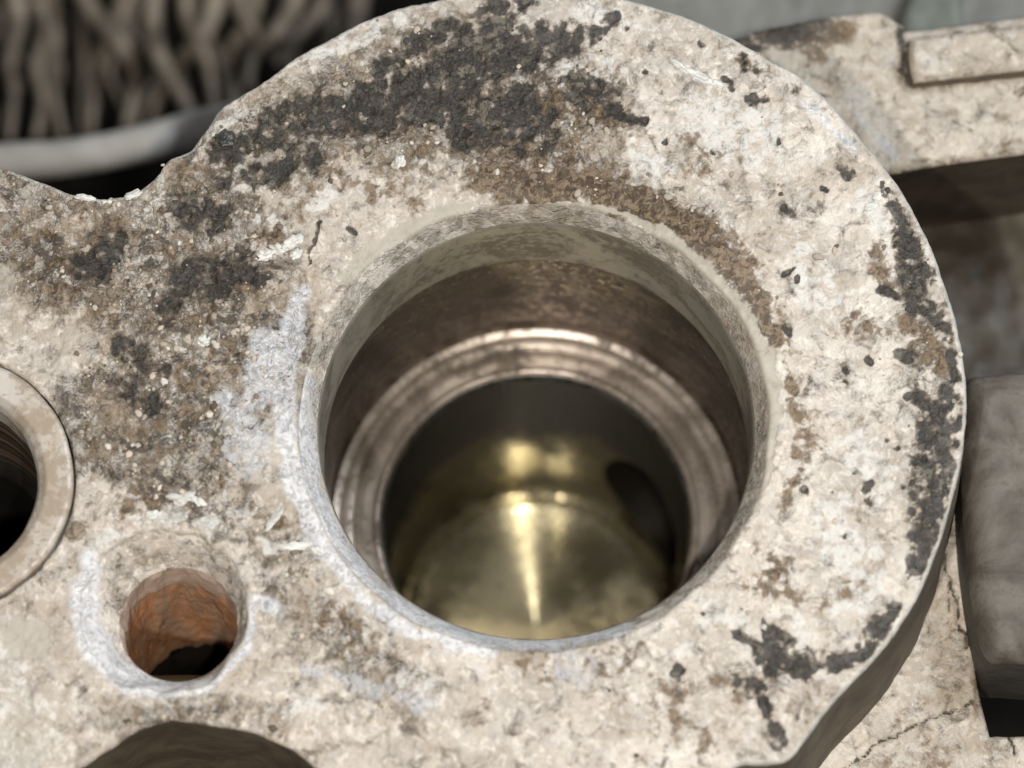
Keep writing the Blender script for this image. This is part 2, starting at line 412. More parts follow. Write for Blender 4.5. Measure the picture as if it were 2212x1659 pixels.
def mat_metal(name, c1, c2, stain, rough, aniso=0.0, metal=1.0, ring=0.0, stain_amt=0.6, s_scale=3.0, z_dark=None, bs=0.45):
    t = NT(name)
    nM = t.noise(s_scale, 6, 0.62, 0.7); nF = t.noise(14, 5, 0.6, 0.6); nG = t.noise(50, 3, 0.6)
    sep = t.n('ShaderNodeSeparateXYZ'); t.L(t.co, sep.inputs[0])
    # turning marks run round the axis
    wv = t.n('ShaderNodeCombineXYZ'); t.L(sep.outputs[2], wv.inputs[2])
    rr = t.n('ShaderNodeVectorMath', operation='LENGTH')
    xy = t.n('ShaderNodeCombineXYZ'); t.L(sep.outputs[0], xy.inputs[0]); t.L(sep.outputs[1], xy.inputs[1]); t.L(xy.outputs[0], rr.inputs[0])
    t.L(rr.outputs['Value'], wv.inputs[0])
    marks = t.noise(34, 3, 0.7, 0.0, co=wv.outputs[0])
    col = t.mix(t.ss(nM, 0.35, 0.65), c1, c2)
    grime = t.math('MULTIPLY', t.ss(t.math('ADD', nM, t.math('MULTIPLY', t.math('SUBTRACT', nF, 0.5), 0.8)), 0.48, 0.62), stain_amt)
    col = t.mix(grime, col, stain)
    col = t.mix(t.math('MULTIPLY', t.ss(nF, 0.62, 0.72), 0.5), col, stain)
    if z_dark:                                    # darker and duller above a wavy height line
        zz = t.math('ADD', sep.outputs[2], t.math('ADD', t.math('MULTIPLY', t.math('SUBTRACT', nM, 0.5), 1.6), t.math('MULTIPLY', t.math('SUBTRACT', nF, 0.5), 1.2)))
        tm = t.math('MULTIPLY', t.ss(zz, z_dark[0], z_dark[1]), z_dark[3]); col = t.mix(tm, col, z_dark[2]); grime = t.math('MAXIMUM', grime, tm)
    r = t.math('ADD', rough, t.math('MULTIPLY', t.math('SUBTRACT', nF, 0.5), 0.3), clamp=True)
    r = t.math('ADD', t.math('MULTIPLY', r, t.math('SUBTRACT', 1.0, grime)), t.math('MULTIPLY', grime, 0.60))
    h = t.math('ADD', t.math('MULTIPLY', marks, ring), t.math('MULTIPLY', nG, 0.25))
    h = t.math('ADD', h, t.math('MULTIPLY', nF, 0.4))
    nrm = t.bump(h, bs, 0.012)
    if aniso:
        tg = t.n('ShaderNodeTangent', direction_type='RADIAL', axis='Z'); t.L(tg.outputs[0], t.b.inputs['Tangent'])
        t.b.inputs['Anisotropic'].default_value = aniso; t.b.inputs['Anisotropic Rotation'].default_value = 0.25
    return t.out(col, r, t.math('MULTIPLY', t.math('SUBTRACT', 1.0, t.math('MULTIPLY', grime, 0.85)), metal), nrm, 0.3)
def mat_plain(name, c1, c2, rough=0.8, scale=3.0, bump=0.4, metal=0.0, spec=0.3, zs=1.0):
    t = NT(name)
    if zs != 1.0:
        mp = t.n('ShaderNodeMapping'); t.L(t.co, mp.inputs['Vector']); mp.inputs['Scale'].default_value = (1, 1, zs); t.co = mp.outputs[0]
    a = t.noise(scale, 6, 0.62, 0.5); b = t.noise(scale * 6, 4, 0.6)
    col = t.mix(t.ss(a, 0.35, 0.65), c1, c2)
    col = t.mix(t.math('MULTIPLY', t.ss(b, 0.55, 0.7), 0.4), col, c2)
    return t.out(col, rough, metal, t.bump(b, bump, 0.03), spec)

M_face = mat_face('cast_face', (0.61, 0.565, 0.51), (0.42, 0.378, 0.33), (0.075, 0.060, 0.048))
M_side = mat_plain('shaded_cast_side', (0.085, 0.066, 0.046), (0.15, 0.12, 0.085), 0.65, 2.0)  # dark base colour holds the shade of side and pocket walls
M_back = mat_face('cast_back', (0.50, 0.45, 0.385), (0.38, 0.335, 0.28), (0.12, 0.095, 0.07), 0.7)
M_chamfer = mat_metal('chamfer_metal', (0.40, 0.39, 0.37), (0.30, 0.285, 0.25), (0.16, 0.13, 0.09), 0.55, 0.0, 0.35, 0.6, 0.4)
M_wall = mat_metal('bore_metal', (0.42, 0.385, 0.32), (0.27, 0.245, 0.195), (0.12, 0.095, 0.065), 0.42, 0.5, 0.5, 1.0, 0.6, 1.6)
M_brown = mat_metal('varnished_metal', (0.105, 0.082, 0.066), (0.23, 0.175, 0.135), (0.022, 0.016, 0.012), 0.30, 0.8, 0.9, 0.4, 0.6, 1.4)
M_ledge = mat_metal('ledge_metal', (0.46, 0.40, 0.35), (0.25, 0.215, 0.185), (0.08, 0.062, 0.045), 0.36, 0.3, 0.75, 0.5, 0.75, 1.5)
M_sleeve = mat_metal('sleeve_metal', (0.22, 0.19, 0.11), (0.34, 0.29, 0.17), (0.02, 0.017, 0.011), 0.17, 0.9, 0.95, 0.2, 0.85, 0.9, (-6.2, -5.1, (0.014, 0.011, 0.008), 0.92), 0.13)
M_floor = mat_metal('floor_metal', (0.66, 0.60, 0.42), (0.26, 0.23, 0.145), (0.03, 0.024, 0.017), 0.20, 0.93, 0.95, 0.15, 0.48, 0.9, None, 0.10)
M_rust = mat_plain('rusty_iron', (0.50, 0.25, 0.12), (0.38, 0.27, 0.19), 0.85, 2.6, 0.9, 0, 0.3, 0.3)
M_sink = mat_plain('countersink_metal', (0.42, 0.40, 0.385), (0.30, 0.27, 0.235), 0.6, 4.0, 0.4, 0.2)
M_bush = mat_metal('bushing_metal', (0.50, 0.47, 0.44), (0.42, 0.36, 0.29), (0.20, 0.15, 0.11), 0.55, 0.0, 0.25, 0.5, 0.5, 2.0)
M_dark = mat_plain('deep_shade', (0.006, 0.005, 0.004), (0.012, 0.010, 0.008), 0.9, 3.0, 0.3, 0.0, 0.1)  # near-black: shade of deep holes, slot and bay put into the colour
M_crumb = NT('crumb')
_a = M_crumb.n('ShaderNodeAttribute', attribute_name='tint')
M_crumb = M_crumb.out(_a.outputs['Color'], 0.75, 0.0, M_crumb.bump(M_crumb.noise(30, 4), 0.5, 0.02), 0.35)
M_chalk = mat_plain('white_oxide', (0.70, 0.70, 0.67), (0.52, 0.51, 0.48), 0.7, 6.0, 0.5)

# ------------------------------------------------------------------ the casting in front
BC = np.array([0.0, 0.0])                                     # axis of the bore
casting = empty('engine_casting', (0, 0, -1.8), 'corroded pale aluminium casting with a deep stepped round bore and a rusty bolt hole', 'engine part')

outline_g = [(0, 362), (60, 380), (120, 405), (170, 420), (215, 427), (262, 424), (305, 406), (335, 382), (365, 345), (408, 324), (432, 298), (475, 236),
             (520, 205), (580, 168), (640, 122), (700, 90), (760, 57), (850, 19), (920, 3), (1010, -14), (1110, -28), (1230, -30), (1340, -8), (1447, 24), (1519, 50),
             (1599, 90), (1667, 130), (1727, 162), (1787, 214), (1847, 282), (1905, 352), (1957, 425), (2007, 522), (2045, 625), (2070, 715), (2084, 800), (2089, 880),
             (2083, 955), (2067, 1040), (2041, 1138), (2007, 1237), (1967, 1316), (1907, 1403), (1807, 1508), (1735, 1605), (1705, 1640), (1655, 1651), (1600, 1654),
             (1530, 1685), (1300, 1740), (1050, 1800), (900, 1900), (600, 1990), (0, 1990), (-450, 1900), (-560, 1500), (-600, 1000), (-520, 500), (-330, 350), (-130, 340)]
OUT = catmull([P(x, y) for x, y in outline_g], 10)
_k = np.arange(len(OUT)) * 1.0
OUT = OUT + 0.012 * np.stack([perlin(OUT[:, 0] * 4, OUT[:, 1] * 4, 3), perlin(OUT[:, 0] * 4, OUT[:, 1] * 4, 7)], 1) + 0.008 * np.stack([perlin(OUT[:, 0] * 13, OUT[:, 1] * 13, 3), perlin(OUT[:, 0] * 13, OUT[:, 1] * 13, 7)], 1)
def circle(c, r, n=200, wob=0.0, f=6.0, s=0):
    th = np.arange(n) / n * 2 * np.pi
    rr = r + wob * perlin(np.cos(th) * f + 5, np.sin(th) * f + 5, s)
    return np.stack([c[0] + rr * np.cos(th), c[1] + rr * np.sin(th)], 1)
R_OUT = 530 * U
HB_C = P(1152, 913)[:2]; R_OUT = 507 * U
HB = circle(HB_C, R_OUT, 260, 0.03, 5)
SH_C = P(355, 1318)[:2]; R_SH = 176 * U
HS = circle(SH_C, R_SH, 160, 0.07, 3, 2)
BU_C = P(-130, 1042)[:2]; R_BU = 292 * U
HU = circle(BU_C, R_BU, 160, 0.015, 6, 4)
cut_g = [(172, 1659), (224, 1627), (280, 1587), (328, 1567), (372, 1556), (420, 1559), (480, 1571), (540, 1580), (600, 1602), (648, 1630), (685, 1662), (735, 1730), (690, 1820), (500, 1880), (250, 1870), (110, 1790), (125, 1710)]
HC = catmull([P(x, y) for x, y in cut_g], 8)
HC = HC + 0.02 * np.stack([perlin(HC[:, 0] * 6, HC[:, 1] * 6, 3), perlin(HC[:, 0] * 6, HC[:, 1] * 6, 9)], 1)

BLACK = [
    [(600, 262, 34), (700, 250, 50), (850, 222, 66), (980, 170, 66), (1090, 110, 55), (1200, 92, 42), (1270, 80, 28), (1326, 42, 12)],
    [(960, 150, 50), (1060, 60, 40), (1060, 0, 30), (1120, -10, 30)], [(820, 150, 20), (900, 100, 24), (970, 60, 18)],
    [(1250, 192, 34), (1300, 215, 30), (1350, 250, 12), (1400, 262, 6)],
    (0.75, [(430, 330, 26), (520, 320, 40), (620, 300, 30)]), (0.8, [(560, 370, 40), (660, 340, 30)]), (0.6, [(480, 385, 24), (500, 420, 20)]),
    (0.8, [(1000, 270, 60), (1130, 240, 70), (1180, 300, 30)]), (0.7, [(1120, 315, 20)]),
    (0.98, [(470, 600, 60), (400, 610, 34)]), [(385, 625, 20), (368, 660, 22), (362, 690, 14)], (0.98, [(505, 560, 34), (560, 600, 20)]),
    (0.98, [(200, 570, 40), (260, 520, 20)]), (0.95, [(280, 750, 26), (320, 770, 24), (345, 800, 16)]), (0.85, [(270, 830, 30), (330, 880, 24)]), (0.8, [(460, 470, 40), (380, 440, 30)]),
    [(1905, 395, 6), (1940, 470, 16), (1965, 545, 26), (1983, 591, 34), (1975, 632, 20)], [(1900, 628, 8), (1940, 636, 14), (1985, 650, 26), (2027, 683, 20), (2057, 755, 8), (2062, 819, 11), (2045, 880, 28), (2022, 951, 42), (2016, 991, 44), (2020, 1071, 36), (2005, 1151, 34), (1997, 1195, 26), (1987, 1235, 12)],
    [(1955, 855, 8), (1999, 863, 18)], (0.7, [(1955, 767, 18), (1930, 757, 8)]), [(1963, 1200, 8), (1972, 1225, 10)], [(1955, 1050, 6), (1985, 1040, 10)],
    [(1935, 1315, 12), (1887, 1363, 19), (1863, 1415, 15), (1807, 1431, 15), (1747, 1443, 25), (1687, 1403, 27), (1655, 1350, 10)], [(1583, 1360, 7), (1631, 1403, 8), (1667, 1432, 20), (1747, 1455, 16)],
    [(1599, 1475, 13), (1640, 1490, 13), (1655, 1530, 8), (1668, 1560, 9)], (0.85, [(1680, 1590, 18), (1692, 1615, 12)]), (0.8, [(1719, 1552, 7)]), [(1455, 1458, 7), (1474, 1444, 8)],
    [(1357, 62, 7)], [(1403, 102, 6)], [(1517, 96, 9)], [(1565, 172, 6), (1573, 188, 6)], [(1615, 212, 5), (1637, 220, 11), (1659, 214, 6)], [(1711, 196, 9)], [(1395, 160, 5)],
    (0.8, [(1600, 125, 10), (1630, 145, 16)]), [(1683, 304, 7)], [(1805, 364, 9), (1835, 376, 9)], [(1783, 408, 8)], [(1698, 450, 8), (1708, 466, 8)], [(1483, 404, 8)], [(1687, 592, 7), (1715, 576, 5)], [(1727, 604, 5)],
    [(1695, 703, 7), (1707, 727, 8)], [(1827, 799, 7)], [(1879, 779, 7)], [(1831, 827, 5)], [(1851, 1019, 7)], [(1875, 1047, 8), (1875, 1079, 6)], [(1739, 1059, 7)], [(1799, 1059, 6)], [(1823, 1159, 5)], [(1919, 951, 5)], [(1935, 967, 5)], [(758, 490, 6), (768, 498, 5)],
    [(1370, 195, 5)], [(1440, 300, 5)], [(1540, 330, 5)], [(205, 1250, 4)], [(690, 480, 3), (668, 570, 3)],
]
BROWN = [
    (0.42, [(80, 520, 110), (300, 600, 150), (480, 640, 120), (420, 860, 130), (260, 960, 100)]), (0.5, [(420, 350, 60), (600, 380, 90), (760, 350, 80), (900, 320, 80)]),
    (1.5, [(1030, 385, 34), (1150, 400, 44), (1270, 405, 50), (1380, 435, 48), (1460, 480, 46), (1545, 540, 46), (1610, 610, 38), (1645, 670, 26), (1675, 740, 16)]),
    (0.85, [(1020, 320, 60), (1130, 330, 60), (1240, 350, 50)]), (0.9, [(1180, 220, 50), (1290, 240, 50), (1340, 260, 20)]), (0.75, [(960, 320, 40), (880, 340, 40), (830, 410, 44)]),
    (0.8, [(1690, 740, 14), (1700, 800, 12), (1725, 885, 22), (1745, 960, 26), (1720, 1040, 22), (1680, 1100, 16)]),
    (0.75, [(1640, 1190, 20), (1690, 1220, 24), (1650, 1270, 26), (1590, 1240, 20)]), (0.9, [(1700, 1280, 14), (1740, 1300, 12)]),
    [(1880, 540, 18), (1905, 590, 24), (1925, 640, 18)], (0.95, [(1960, 700, 20), (2010, 740, 30), (2025, 800, 30)]), (0.6, [(1860, 690, 40), (1900, 720, 30)]),
    (0.75, [(400, 350, 26), (370, 372, 20)]), (0.6, [(560, 520, 40), (640, 470, 30)]), (0.66, [(90, 540, 30), (130, 610, 30), (90, 680, 20)]), (0.6, [(560, 690, 30)]),
    (0.62, [(470, 1030, 24), (500, 1060, 20)]), (0.66, [(560, 1140, 34), (620, 1130, 24)]), (0.6, [(700, 1320, 50), (800, 1390, 40)]), (0.6, [(1150, 1440, 40), (1350, 1450, 60)]),
    (0.7, [(1550, 1480, 20), (1590, 1500, 20)]), (0.55, [(1450, 1520, 60), (1500, 1600, 60)]), (0.62, [(1790, 1300, 30), (1830, 1270, 20)]), (0.6, [(1500, 370, 30), (1560, 340, 30), (1480, 300, 30)]),
    (0.9, [(1600, 130, 16), (1640, 150, 20)]), (0.62, [(300, 1090, 60)]), (0.6, [(520, 410, 50)]), (0.62, [(880, 430, 30)]),
]
WHITE = [
    (0.75, [(-60, 1480, 120), (20, 1560, 90), (60, 1650, 90)]),
    [(620, 140, 7), (690, 118, 14), (770, 82, 20), (860, 40, 16)], [(1245, 30, 20), (1290, 35, 30), (1370, 60, 18)], (0.8, [(1500, 250, 70), (1650, 300, 70)]), (0.75, [(1420, 380, 40), (1370, 330, 30)]),
    [(1860, 420, 18), (1885, 455, 30), (1900, 490, 16)], (0.85, [(1780, 1100, 50), (1830, 1180, 60), (1860, 1270, 50), (1800, 1320, 30)]), (0.8, [(1850, 960, 40), (1900, 1050, 40)]), (0.7, [(1560, 700, 1)]),
    (0.8, [(1740, 560, 50), (1780, 640, 50)]), (0.75, [(1500, 1390, 30), (1440, 1420, 30)]), (0.8, [(560, 470, 24), (600, 490, 20)]), (0.8, [(660, 440, 20), (720, 410, 26)]),
    (0.9, [(600, 740, 26), (560, 790, 30), (600, 830, 20)]), (0.75, [(480, 890, 40), (560, 930, 30)]), (0.85, [(560, 1180, 14), (640, 1180, 18), (690, 1195, 10)]), (0.7, [(520, 1110, 26), (590, 1095, 20)]),
    (0.9, [(210, 1175, 16), (270, 1130, 18), (370, 1115, 20), (470, 1125, 16)]), (0.75, [(880, 1470, 30), (930, 1500, 40)]), (0.9, [(140, 412, 5), (190, 425, 9), (250, 428, 7), (300, 405, 9)]), (0.75, [(420, 330, 10), (470, 280, 12), (540, 240, 12)]),
    (0.7, [(1330, 1430, 40)]), (0.75, [(640, 1530, 30), (700, 1500, 20)]), (0.7, [(1300, 150, 30), (1220, 160, 30)]), (0.95, [(1725, 1320, 10), (1735, 1400, 16)]), (0.7, [(1560, 1330, 40), (1600, 1330, 20)]), (0.8, [(900, 350, 14)]), (0.75, [(440, 720, 20)]), (0.8, [(525, 365, 16), (545, 400, 14)]),
]
CLEAN = [(0.5, [(-60, 1480, 120), (20, 1560, 90), (60, 1650, 90)]), (0.8, [(60, 1380, 60)]), (0.72, [(740, 600, 20), (820, 530, 26), (920, 475, 26), (1010, 445, 16)]),
         (0.85, [(1180, 440, 4), (1330, 452, 10), (1450, 515, 16), (1545, 600, 26), (1620, 700, 28), (1660, 800, 28), (1670, 900, 24), (1655, 1000, 20), (1620, 1100, 16)]), (0.5, [(60, 430, 40)]), (0.6, [(-20, 600, 60)])]
COOL = [(0.8, [(570, 740, 40), (560, 850, 40)]), (1.0, [(655, 620, 14), (625, 720, 30), (612, 820, 30), (615, 930, 26), (640, 1050, 24), (690, 1170, 22), (780, 1290, 16), (900, 1370, 16), (1060, 1412, 14)]),
        (1.0, [(200, 1200, 20), (172, 1290, 24), (190, 1400, 24), (260, 1475, 18), (350, 1505, 12), (450, 1490, 10), (530, 1400, 14), (545, 1300, 16), (590, 1310, 20)]),
        (0.75, [(1720, 215, 10), (1770, 250, 16), (1810, 290, 16), (1850, 330, 8)]), (0.6, [(540, 980, 60), (500, 870, 40)]), (0.6, [(660, 1440, 20), (920, 1520, 30)]), (0.5, [(1240, 1440, 60)]), (0.7, [(1500, 165, 10), (1550, 185, 12)])]

def rough_map(px, py, z=0.0):
    g = stroke_mask(px, py, [(1.0, [(60, 500, 150), (400, 560, 240), (500, 760, 200), (300, 900, 190), (430, 1040, 120)]), (0.9, [(520, 330, 110), (900, 200, 180), (1200, 250, 180)]), (0.7, [(1250, 380, 80), (1500, 480, 80)]),
                              (0.65, [(1960, 500, 60), (2000, 800, 70), (2000, 1150, 50)]), (0.7, [(250, 1560, 60), (450, 1530, 40), (600, 1560, 50)]), (0.7, [(600, 1150, 80), (650, 1330, 100), (850, 1480, 100)]), (0.6, [(1680, 1450, 110)])], z, 70)
    return np.maximum(g, 0.26)

def face_height(px, py):
    r = rough_map(px, py)
    bk = stroke_mask(px, py, BLACK, 0, 12); cl = stroke_mask(px, py, CLEAN, 0, 20)
    lump = fbm(px, py, 1.1, 2, 1) * 0.02
    mid = fbm(px, py, 5.5, 4, 5, 0.6)
    rid = 1 - np.abs(fbm(px, py, 8.0, 3, 9)) * 2.2
    amp = (0.25 + r) * (1 - 0.8 * np.clip(cl, 0, 1))
    h = lump + amp * (0.030 * mid + 0.012 * rid * rid)
    j = bk + 0.5 * mid
    h = h - 0.014 * smooth(0.5, 0.8, j) - (0.2 + r) * 0.022 * smooth(0.25, 0.6, fbm(px, py, 9.0, 3, 31, 0.6))
    return h

px, py, pz, q, lab, dist, be = surface(OUT, [HB, HS, HU, HC], 0.0, 0.0175, face_height, 0.05)
# the white corner by the lower left swells up a little
me = mesh_np('flange_face', np.stack([px, py, pz], 1), q)
rgh = rough_map(px, py)
set_attr(me, 'stain', np.stack([ragged(px, py, stroke_mask(px, py, BLACK, 0, 24), 40, 0.85), ragged(px, py, stroke_mask(px, py, BROWN, 0, 34), 50), ragged(px, py, stroke_mask(px, py, WHITE, 0, 34), 60, 0.8), rgh], 1))
do = near = None
sel = np.where(lab == 0)[0]
edge = np.zeros(len(px))
nb = dist < 0.12
do, _, _ = near_poly(px[nb], py[nb], OUT)
edge[nb] = np.clip(1.0 - do / 0.075, 0, 1)
tone = smooth(-0.2, 0.9, px / 4 + 0.5 * fbm(px, py, 0.8, 2, 4))
set_attr(me, 'wear', np.stack([stroke_mask(px, py, CLEAN, 0, 24), stroke_mask(px, py, COOL, 0, 16), 1 - tone, edge], 1))
link('flange_face', me, M_face, casting)
ARR = (px, py, pz, q, lab, be)

# outer side wall, flaring a little to its foot
def side(x, y, t):
    h = np.hypot(x, y) + 1e-6
    return x + x / h * 0.10 * t + 0.02 * perlin(x * 3, y * 3 + t * 3, 6), y + y / h * 0.10 * t, np.full(x.shape, -0.05 - 1.78 * t) + 0.0 * x
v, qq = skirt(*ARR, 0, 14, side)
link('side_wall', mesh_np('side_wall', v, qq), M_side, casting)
def inset(k, c, depth, grow=0.02):
    def f(x, y, t):
        return x + (c[0] - x) * grow * t, y + (c[1] - y) * grow * t, np.full(x.shape, -0.05 - depth * t)
    return skirt(*ARR, k, 10, f)
cc = HC.mean(0)
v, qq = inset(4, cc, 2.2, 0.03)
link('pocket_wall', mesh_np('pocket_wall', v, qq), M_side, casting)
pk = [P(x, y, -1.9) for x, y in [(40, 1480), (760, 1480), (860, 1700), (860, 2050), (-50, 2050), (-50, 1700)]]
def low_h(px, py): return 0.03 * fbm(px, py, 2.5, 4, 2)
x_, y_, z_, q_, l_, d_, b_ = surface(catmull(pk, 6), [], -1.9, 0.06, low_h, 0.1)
link('pocket_floor', mesh_np('pocket_floor', np.stack([x_, y_, z_], 1), q_), mat_plain('pocket_shade', (0.085, 0.062, 0.04), (0.065, 0.047, 0.03), 0.7, 3.0, 0.3), casting)  # flat dark brown: the shade in the pocket is put into its colour

# ---- main bore
Z1 = depth_for(BC, 925)                          # lower edge of the mouth chamfer
Z2 = depth_for(BC, 993); Z3 = depth_for(BC, 1128); Z4 = depth_for(BC, 1345)
print('bore depths', Z1, Z2, Z3, Z4)
RB = 473 * U * (DIST - Z1 * .95) / DIST
RI = 357 * U
def chamf(x, y, t):
    dx, dy = x - HB_C[0], y - HB_C[1]; h = np.hypot(dx, dy); k = t ** 0.85
    return x + (dx / h * RB - x) * k, y + (dy / h * RB - y) * k, -0.045 + (Z1 + 0.045) * t + 0.006 * perlin(x * 5, y * 5 + t * 2, 8)
v, qq = skirt(*ARR, 1, 12, chamf)
me = mesh_np('mouth_chamfer', v, qq)
def face_attrs(me, v, clean=0.0, rough=0.3, z=-0.2, extra_brown=0.0):
    x, y = v[:, 0], v[:, 1]; o = np.zeros(len(v))
    set_attr(me, 'stain', np.stack([ragged(x, y, stroke_mask(x, y, BLACK, z, 20), 40), np.maximum(ragged(x, y, stroke_mask(x, y, BROWN, z, 44), 50) * 1.0, extra_brown), ragged(x, y, stroke_mask(x, y, WHITE, z, 34), 60, 0.8), o + rough], 1))
    set_attr(me, 'wear', np.stack([o + clean, stroke_mask(x, y, COOL2, z, 30), o + 0.4, o], 1))
COOL2 = [[(640, 760, 30), (640, 900, 40), (660, 1050, 40), (720, 1200, 40), (830, 1310, 36), (1000, 1380, 30), (1180, 1390, 24), (1350, 1360, 20)], [(200, 1200, 30), (190, 1330, 30), (230, 1440, 30), (330, 1480, 26), (450, 1480, 20)]]  # bluish reflected light painted along the left chamfers
face_attrs(me, v, 0.46, 0.5)
link('mouth_chamfer', me, M_face, casting)
v, qq = lathe(refine([(RB, Z1), (RB - 0.015, Z1 - 0.03), (RB - 0.02, Z2 + 0.05), (RB - 0.012, Z2), (RB + 0.012, Z2 - 0.012)]), BC, 256, 0.004)
link('bore_wall', mesh_np('bore_wall', v, qq), M_wall, casting)
v, qq = lathe(refine([(RB + 0.012, Z2 - 0.012), (RB + 0.02, Z2 - 0.06), (RB + 0.02, Z3 + 0.22), (RB + 0.06, Z3 + 0.17), (RB + 0.06, Z3 + 0.06), (RB + 0.0, Z3)]), BC, 256, 0.012, 3)
link('varnished_band', mesh_np('varnished_band', v, qq), M_brown, casting)
v, qq = lathe(refine([(RB + 0.0, Z3), (RB - 0.06, Z3 - 0.03), (RB - 0.13, Z3 - 0.02), (RB - 0.18, Z3 - 0.025), (RB - 0.20, Z3 - 0.055), (RB - 0.23, Z3 - 0.03), (RB - 0.30, Z3 - 0.02), (RI + 0.12, Z3 - 0.025), (RI + 0.07, Z3 - 0.01), (RI + 0.03, Z3 - 0.04)], 0.012), BC, 256, 0.006, 5)
link('bore_ledge', mesh_np('bore_ledge', v, qq), M_ledge, casting)
v, qq = lathe(refine([(RI + 0.03, Z3 - 0.04), (RI, Z3 - 0.12)], 0.01), BC, 256, 0.004, 6)
link('ledge_lip', mesh_np('ledge_lip', v, qq), mat_metal('lip_metal', (0.30, 0.30, 0.27), (0.16, 0.16, 0.14), (0.05, 0.045, 0.03), 0.3, 0.3, 0.9, 0.2), casting)
# inner sleeve with the cross-drilled port on its right
pc = on_cylinder(1405, 1105, BC, RI); ph0 = math.atan2(pc[1], pc[0]); zp = -6.12
pa = on_cylinder(1310, 990, BC, RI); pb = on_cylinder(1462, 1230, BC, RI)
print('port', math.degrees(ph0), zp, pa, pb)
SEG = 360; prof = refine([(RI, Z3 - 0.12), (RI, Z4 + 0.12)], 0.035)
for k in range(1, 7):
    a = k / 6 * math.pi / 2; prof.append((RI - 0.12 * (1 - math.cos(a)), Z4 + 0.12 - 0.12 * math.sin(a)))
v, qq = lathe(prof, BC, SEG)
rpa, rpb = 0.66, 1.05
def port_uv(v):
    ph = np.arctan2(v[:, 1], v[:, 0]) - ph0
    return ph * RI / rpa, (v[:, 2] - zp) / rpb
uu, ww = port_uv(v); rr = np.hypot(uu, ww)
inside = rr < 1
qi = inside[qq].any(1) & ~inside[qq].all(1); drop = inside[qq].all(1)
bv = np.unique(qq[qi][inside[qq[qi]]])
s = 1 / np.maximum(rr[bv], 1e-3)
ph = ph0 + uu[bv] * s * rpa / RI; v[bv, 0] = RI * np.cos(ph); v[bv, 1] = RI * np.sin(ph); v[bv, 2] = zp + ww[bv] * s * rpb
qq = qq[~drop]
link('inner_sleeve', mesh_np('inner_sleeve', v, qq), M_sleeve, casting)
pv = []; PN = 64
for k in range(9):
    for i in range(PN):
        a = i / PN * 2 * math.pi; g = 1.0 + 0.0 * k
        ph = ph0 + math.cos(a) * rpa / RI * g; R = RI
        e = np.array([math.cos(ph) * R, math.sin(ph) * R, zp + math.sin(a) * rpb])
        e = e + np.array([math.cos(ph0), math.sin(ph0), -0.2]) * 0.25 * k
        pv.append(e)
pq = [[k * PN + i, k * PN + (i + 1) % PN, (k + 1) * PN + (i + 1) % PN, (k + 1) * PN + i] for k in range(8) for i in range(PN)]
pv.append(np.mean(pv[-PN:], 0)); pt = [[8 * PN + i, 8 * PN + (i + 1) % PN, len(pv) - 1] for i in range(PN)]
link('side_port', mesh_np('side_port', np.array(pv), np.array(pq), np.array(pt)), mat_plain('shaded_port', (0.009, 0.007, 0.005), (0.014, 0.011, 0.008), 0.5), casting)  # near-black base colour stands for the shade inside the port
# floor: shallow turned cone
fl = [(RI - 0.12, Z4), (RI - 0.12, Z4 - 0.16), (RI - 0.18, Z4 - 0.16), (RI - 0.19, Z4 + 0.01)]
for k in range(1, 40):
    r = (RI - 0.19) * (1 - k / 40); fl.append((r, Z4 - 0.10 * (k / 40)))
fl.append((0.004, Z4 - 0.10))
v, qq = lathe(fl, BC, 180)
link('bore_floor', mesh_np('bore_floor', v, qq), M_floor, casting)

# ---- small rusty bolt hole with its off-centre countersink
SI_C = P(386, 1350, -0.30)[:2]; R_SI = 126 * U
def sink(x, y, t):
    dx, dy = x - SH_C[0], y - SH_C[1]; h = np.hypot(dx, dy)
    tx, ty = SI_C[0] + dx / h * R_SI, SI_C[1] + dy / h * R_SI
    s = t ** 0.8
    return x + (tx - x) * s + 0.012 * perlin(x * 6, y * 6 + t * 4, 3), y + (ty - y) * s, -0.045 - 0.26 * t + 0.012 * perlin(x * 5, y * 5 + t * 3, 2)
v, qq = skirt(*ARR, 2, 12, sink)
me = mesh_np('countersink', v, qq); face_attrs(me, v, 0.35, 0.45)
link('countersink', me, M_face, casting)
th = np.arange(160) / 160 * 2 * np.pi
def hole_wall(z0, z1, rings, rf, m, name, seed):
    V = []
    for k in range(rings + 1):
        z = z0 + (z1 - z0) * k / rings
        rr = rf(k / rings) + 0.03 * fbm(((th + 1.57) % 6.2832) * 1.3, np.full(160, z) * 0.35, 2.0, 4, seed, 0.6) * (min(1, k / 3) if name == 'bolt_hole_mouth' else 1)
        V.append(np.stack([SI_C[0] + rr * np.cos(th), SI_C[1] + rr * np.sin(th), np.full(160, z)], 1))
    Q = []
    a = np.arange(160); b = (a + 1) % 160
    for k in range(rings): Q.append(np.stack([a + k * 160, a + (k + 1) * 160, b + (k + 1) * 160, b + k * 160], 1))
    return link(name, mesh_np(name, np.concatenate(V), np.concatenate(Q)), m, casting)
hole_wall(-0.29, -0.86, 18, lambda t: R_SI + 0.01 * t, mat_plain('hole_mouth_cast', (0.58, 0.46, 0.38), (0.46, 0.34, 0.26), 0.8, 4, 0.4), 'bolt_hole_mouth', 5)
hole_wall(-0.85, -3.1, 80, lambda t: R_SI + 0.010, M_rust, 'bolt_hole', 5)
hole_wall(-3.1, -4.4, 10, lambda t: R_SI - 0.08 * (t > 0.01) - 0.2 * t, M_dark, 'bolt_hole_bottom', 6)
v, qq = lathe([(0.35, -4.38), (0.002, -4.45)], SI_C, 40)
link('bolt_hole_end', mesh_np('bolt_hole_end', v, qq), M_dark, casting)

